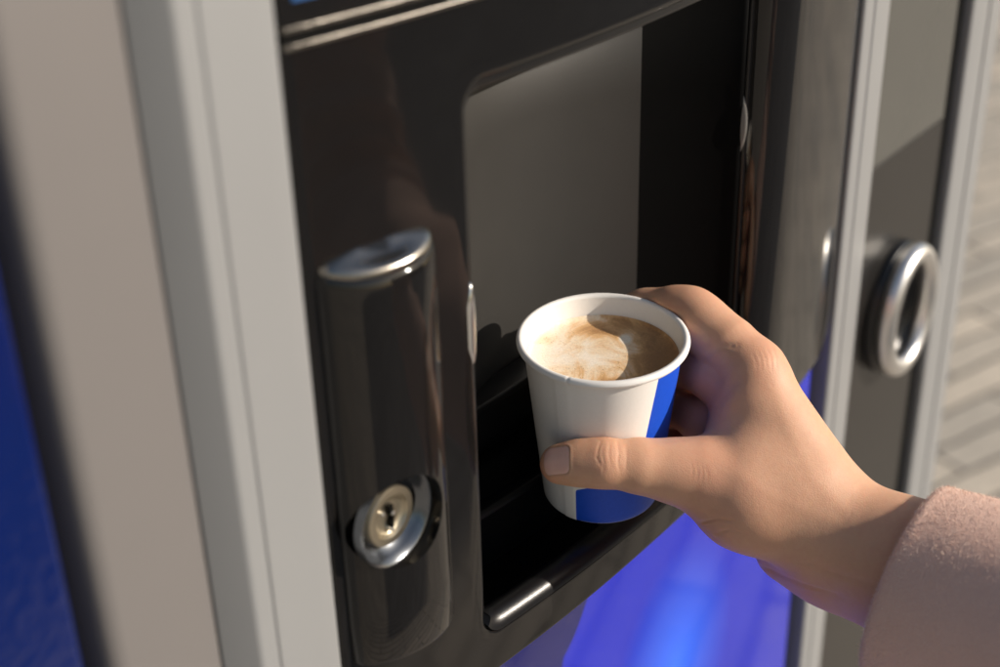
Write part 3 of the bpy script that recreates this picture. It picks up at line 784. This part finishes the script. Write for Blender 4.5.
# ------------------------------------------------------------------ coat sleeve
def SW(px, py, w): return at_depth(px, py, w)
ca = SW(905, 582, .585)                     # centre of the cuff opening
axis = np.array([.02, -1.0, .02]); axis /= np.linalg.norm(axis)
e1 = np.cross(axis, np.array([0, 0, 1.])); e1 /= np.linalg.norm(e1); e2 = np.cross(e1, axis)
SX, SZ = .042, .0425
path = [ca, ca+axis*.10, np.array([.035, -.375, -.085]), np.array([.060, -.475, -.020]), np.array([.095, -.545, .060]), np.array([.150, -.620, .140])]
def cr(tt):       # catmull-rom
    n_ = len(path)-1; x = min(max(tt, 0), n_-1e-6); i = int(x); f = x-i
    p0 = path[max(i-1, 0)]; p1 = path[i]; p2 = path[i+1]; p3 = path[min(i+2, n_)]
    return .5*((2*p1)+(-p0+p2)*f+(2*p0-5*p1+4*p2-p3)*f*f+(-p0+3*p1-3*p2+p3)*f**3)
ts = np.linspace(0, len(path)-1, 900); cp = np.array([cr(x) for x in ts]); cum = np.concatenate([[0], np.cumsum(np.linalg.norm(np.diff(cp, axis=0), axis=1))])
def spt(s): return np.array([np.interp(s, cum, cp[:, i]) for i in range(3)]) if s >= 0 else cp[0]+axis*s
def sl_ring(s, rx, rz, n=140):
    c_ = spt(s); tg = spt(s+.004)-spt(s-.004); tg /= np.linalg.norm(tg)
    f1 = np.cross(tg, np.array([0, .35, 1.])); f1 /= np.linalg.norm(f1); f2 = np.cross(f1, tg); out = []
    g_ = min(1, max(0, (s-.045)/.09))
    for i in range(n):
        a = 2*PI*i/n
        fold = g_*(.0030*math.sin(2*a+s*34)+.0022*math.sin(3*a-s*61+1)+.0020*math.sin(a*1+s*120+1.5*math.sin(a*2)))
        elb = .006*math.exp(-((s-.26)/.10)**2)*math.sin(s*150+1.2*math.sin(a))*(.5+.5*math.sin(a))
        f_ = fold+elb; q = c_+f1*(rx+f_)*math.cos(a)+f2*(rz+f_)*math.sin(a)+tg*.004*math.sin(a)*max(0, 1-abs(s)/.06)
        out.append(tuple(q-org))
    return out
L = []
for k in range(6): L.append(sl_ring(.10-.016*k, SX-.0062, SZ-.0062))
for k in range(0, 11):     # rolled cuff edge
    a = PI*k/10; L.append(sl_ring(.0035-.0035*math.sin(a)*1.1, SX-.0030-.0032*math.cos(a), SZ-.0030-.0032*math.cos(a)))
smax = cum[-1]
for k in range(1, 110):
    s = .0035+(smax-.006)*(k/109)**1.15; w_ = SX+.022*min(1, s/.30); L.append(sl_ring(s, w_, w_))
t = NT('wool_cloth'); v = t.coords(); n1 = t.noise(v, 120, 4, .7); n2 = t.noise(v, 1400, 4, .75, .8); n3 = t.noise(v, 380, 3, .7)
c = t.mix(n1.outputs[0], (.80, .475, .35), (.90, .575, .44)); c = t.mix(t.math('MULTIPLY', n2.outputs[0], .4), c, (.66, .52, .48))
t.l(c, t.b.inputs['Base Color']); t.set(Roughness=.95, Specular_IOR_Level=.15, Sheen_Weight=.45, Sheen_Roughness=.5, Sheen_Tint=(1, .86, .78, 1))
b1 = t.bump(n3.outputs[0], .5, .0010); b2 = t.bump(n2.outputs[0], .8, .0006, b1.outputs[0]); t.l(b2.outputs[0], t.b.inputs['Normal']); M['wool'] = t.m
sl = link('coat_sleeve', loops_mesh('coat_sleeve', L), M['wool'], hand, 0)
# nap of the wool: short loose fibres
sm = sl.data; sm.calc_loop_triangles()
Vs = np.array([v_.co[:] for v_ in sm.vertices]); Qf = np.array([p.vertices[:] for p in sm.polygons if len(p.vertices) == 4])
cen = Vs[Qf].mean(1); nrm = np.cross(Vs[Qf[:, 2]]-Vs[Qf[:, 0]], Vs[Qf[:, 3]]-Vs[Qf[:, 1]]); area = np.linalg.norm(nrm, axis=1); nrm /= area[:, None]
ring_c = cen-(ca-org); radial = ring_c-np.outer(ring_c@axis, axis); radial /= np.linalg.norm(radial, axis=1)[:, None]
al = ring_c@axis; rrad = np.linalg.norm(ring_c-np.outer(ring_c@axis, axis), axis=1); outside = (rrad > SX-.0035)
if ((nrm*radial).sum(1)[al > .03]).mean() < 0 and False: pass
wts = area*outside*(al < .12)*(1+4*np.exp(-al/.014)); wts /= wts.sum()
K = 80000; pick = rng.choice(len(Qf), K, p=wts); uv = rng.random((K, 2)); q = Vs[Qf[pick]]
pos = (q[:, 0]*(1-uv[:, :1])+q[:, 1]*uv[:, :1])*(1-uv[:, 1:])+(q[:, 3]*(1-uv[:, :1])+q[:, 2]*uv[:, :1])*uv[:, 1:]
nn_ = np.where(((nrm*radial).sum(1) < 0)[:, None] & (al > .003)[:, None], -nrm, nrm)[pick]
dr = nn_*rng.uniform(.15, .7, (K, 1))+rng.normal(0, .55, (K, 3))-axis*.25; dr /= np.linalg.norm(dr, axis=1)[:, None]
ln = rng.uniform(.0006, .0016, (K, 1)); wv_ = np.cross(dr, rng.normal(0, 1, (K, 3))); wv_ /= np.linalg.norm(wv_, axis=1)[:, None]; ww = rng.uniform(.00003, .00005, (K, 1))
mid = pos+dr*ln*.55+rng.normal(0, .00012, (K, 3)); end = mid+(dr*.6+nn_*.2+rng.normal(0, .4, (K, 3)))*ln*.5
FV = np.concatenate([pos-wv_*ww, pos+wv_*ww, mid+wv_*ww*.8, mid-wv_*ww*.8, end]); i_ = np.arange(K)
fq = [(a, a+K, a+2*K, a+3*K) for a in i_]; ft = [(a+3*K, a+2*K, a+4*K) for a in i_]
fm = bpy.data.meshes.new('wool_nap'); fm.from_pydata(FV.tolist(), [], fq+ft); fm.update()
t = NT('wool_fibre'); t.set(Base_Color=(.88, .68, .57, 1), Roughness=.7, Specular_IOR_Level=.3, Sheen_Weight=.3)
nap = link('wool_nap', fm, t.m, sl, 0); nap['kind'] = 'stuff'

# unseen dark block, added to darken reflections in the front and shade the paving
kx = thing('unseen_blocker', 'unseen dark block added across the pavement to shade paving and darken reflections', 'unseen_blocker', (4.0, -4.4, GZ))
dsh = np.array([.5, -.866])*2.5/math.tan(math.radians(23.5)); p0 = np.array([-.2, -.62])+dsh; p1 = np.array([5.2, -2.3])+dsh; dn = (p1-p0)/np.linalg.norm(p1-p0); pn_ = np.array([dn[1], -dn[0]])
P4 = [p0, p1, p1+pn_*2.2, p0+pn_*2.2]
M['unseen_blocker'] = plain('blocker_dark', (.03, .03, .032), .6, 0, .3, 3)
for nm, za, zb, ex in (('slab', GZ, GZ+2.36, 0), ('slab_top', GZ+2.36, GZ+2.5, .0)):
    o = prism(nm, [tuple(q) for q in P4], za, zb, M['unseen_blocker']); o.parent = kx; o.matrix_parent_inverse = Matrix.Translation((-4.0, 4.4, -GZ))

# ------------------------------------------------------------------ camera
cam = bpy.data.cameras.new('camera'); co = bpy.data.objects.new('camera', cam); COL.objects.link(co)
rot = Matrix(((R[0], -D[0], -F[0]), (R[1], -D[1], -F[1]), (R[2], -D[2], -F[2])))
co.matrix_world = Matrix.Translation(C0) @ rot.to_4x4()
cam.sensor_width = 36; cam.lens = FPX/1000*36; cam.clip_start = .01; cam.clip_end = 500
cam.dof.use_dof = True; cam.dof.focus_distance = .592; cam.dof.aperture_fstop = 5.6
sc.camera = co

# ------------------------------------------------------------------ light
SUN_EL = math.radians(23.5); sh = np.array([.53, -.85]); sh /= np.linalg.norm(sh)
to_sun = Vector((sh[0]*math.cos(SUN_EL), sh[1]*math.cos(SUN_EL), math.sin(SUN_EL)))
sd_ = bpy.data.lights.new('sun', 'SUN'); sd_.energy = 4.9; sd_.angle = math.radians(.5); sd_.color = (1, .90, .78)
so = bpy.data.objects.new('sun', sd_); COL.objects.link(so); so.location = to_sun*5; so.rotation_euler = to_sun.to_track_quat('Z', 'Y').to_euler()
w = bpy.data.worlds.new('World'); sc.world = w; w.use_nodes = True; nt = w.node_tree
sky = nt.nodes.new('ShaderNodeTexSky'); sky.sky_type = 'NISHITA'; sky.sun_disc = False; sky.sun_elevation = SUN_EL
sky.sun_rotation = math.atan2(to_sun[0], to_sun[1]); sky.air_density = 1.1; sky.dust_density = 1.5
nt.links.new(sky.outputs[0], nt.nodes['Background'].inputs[0]); nt.nodes['Background'].inputs[1].default_value = .095
sc.view_settings.view_transform = 'Standard'; sc.view_settings.look = 'None'; sc.view_settings.exposure = 0.15; sc.view_settings.gamma = 1
sc.cycles.use_denoising = True
sc.render.resolution_x = 1024; sc.render.resolution_y = 683
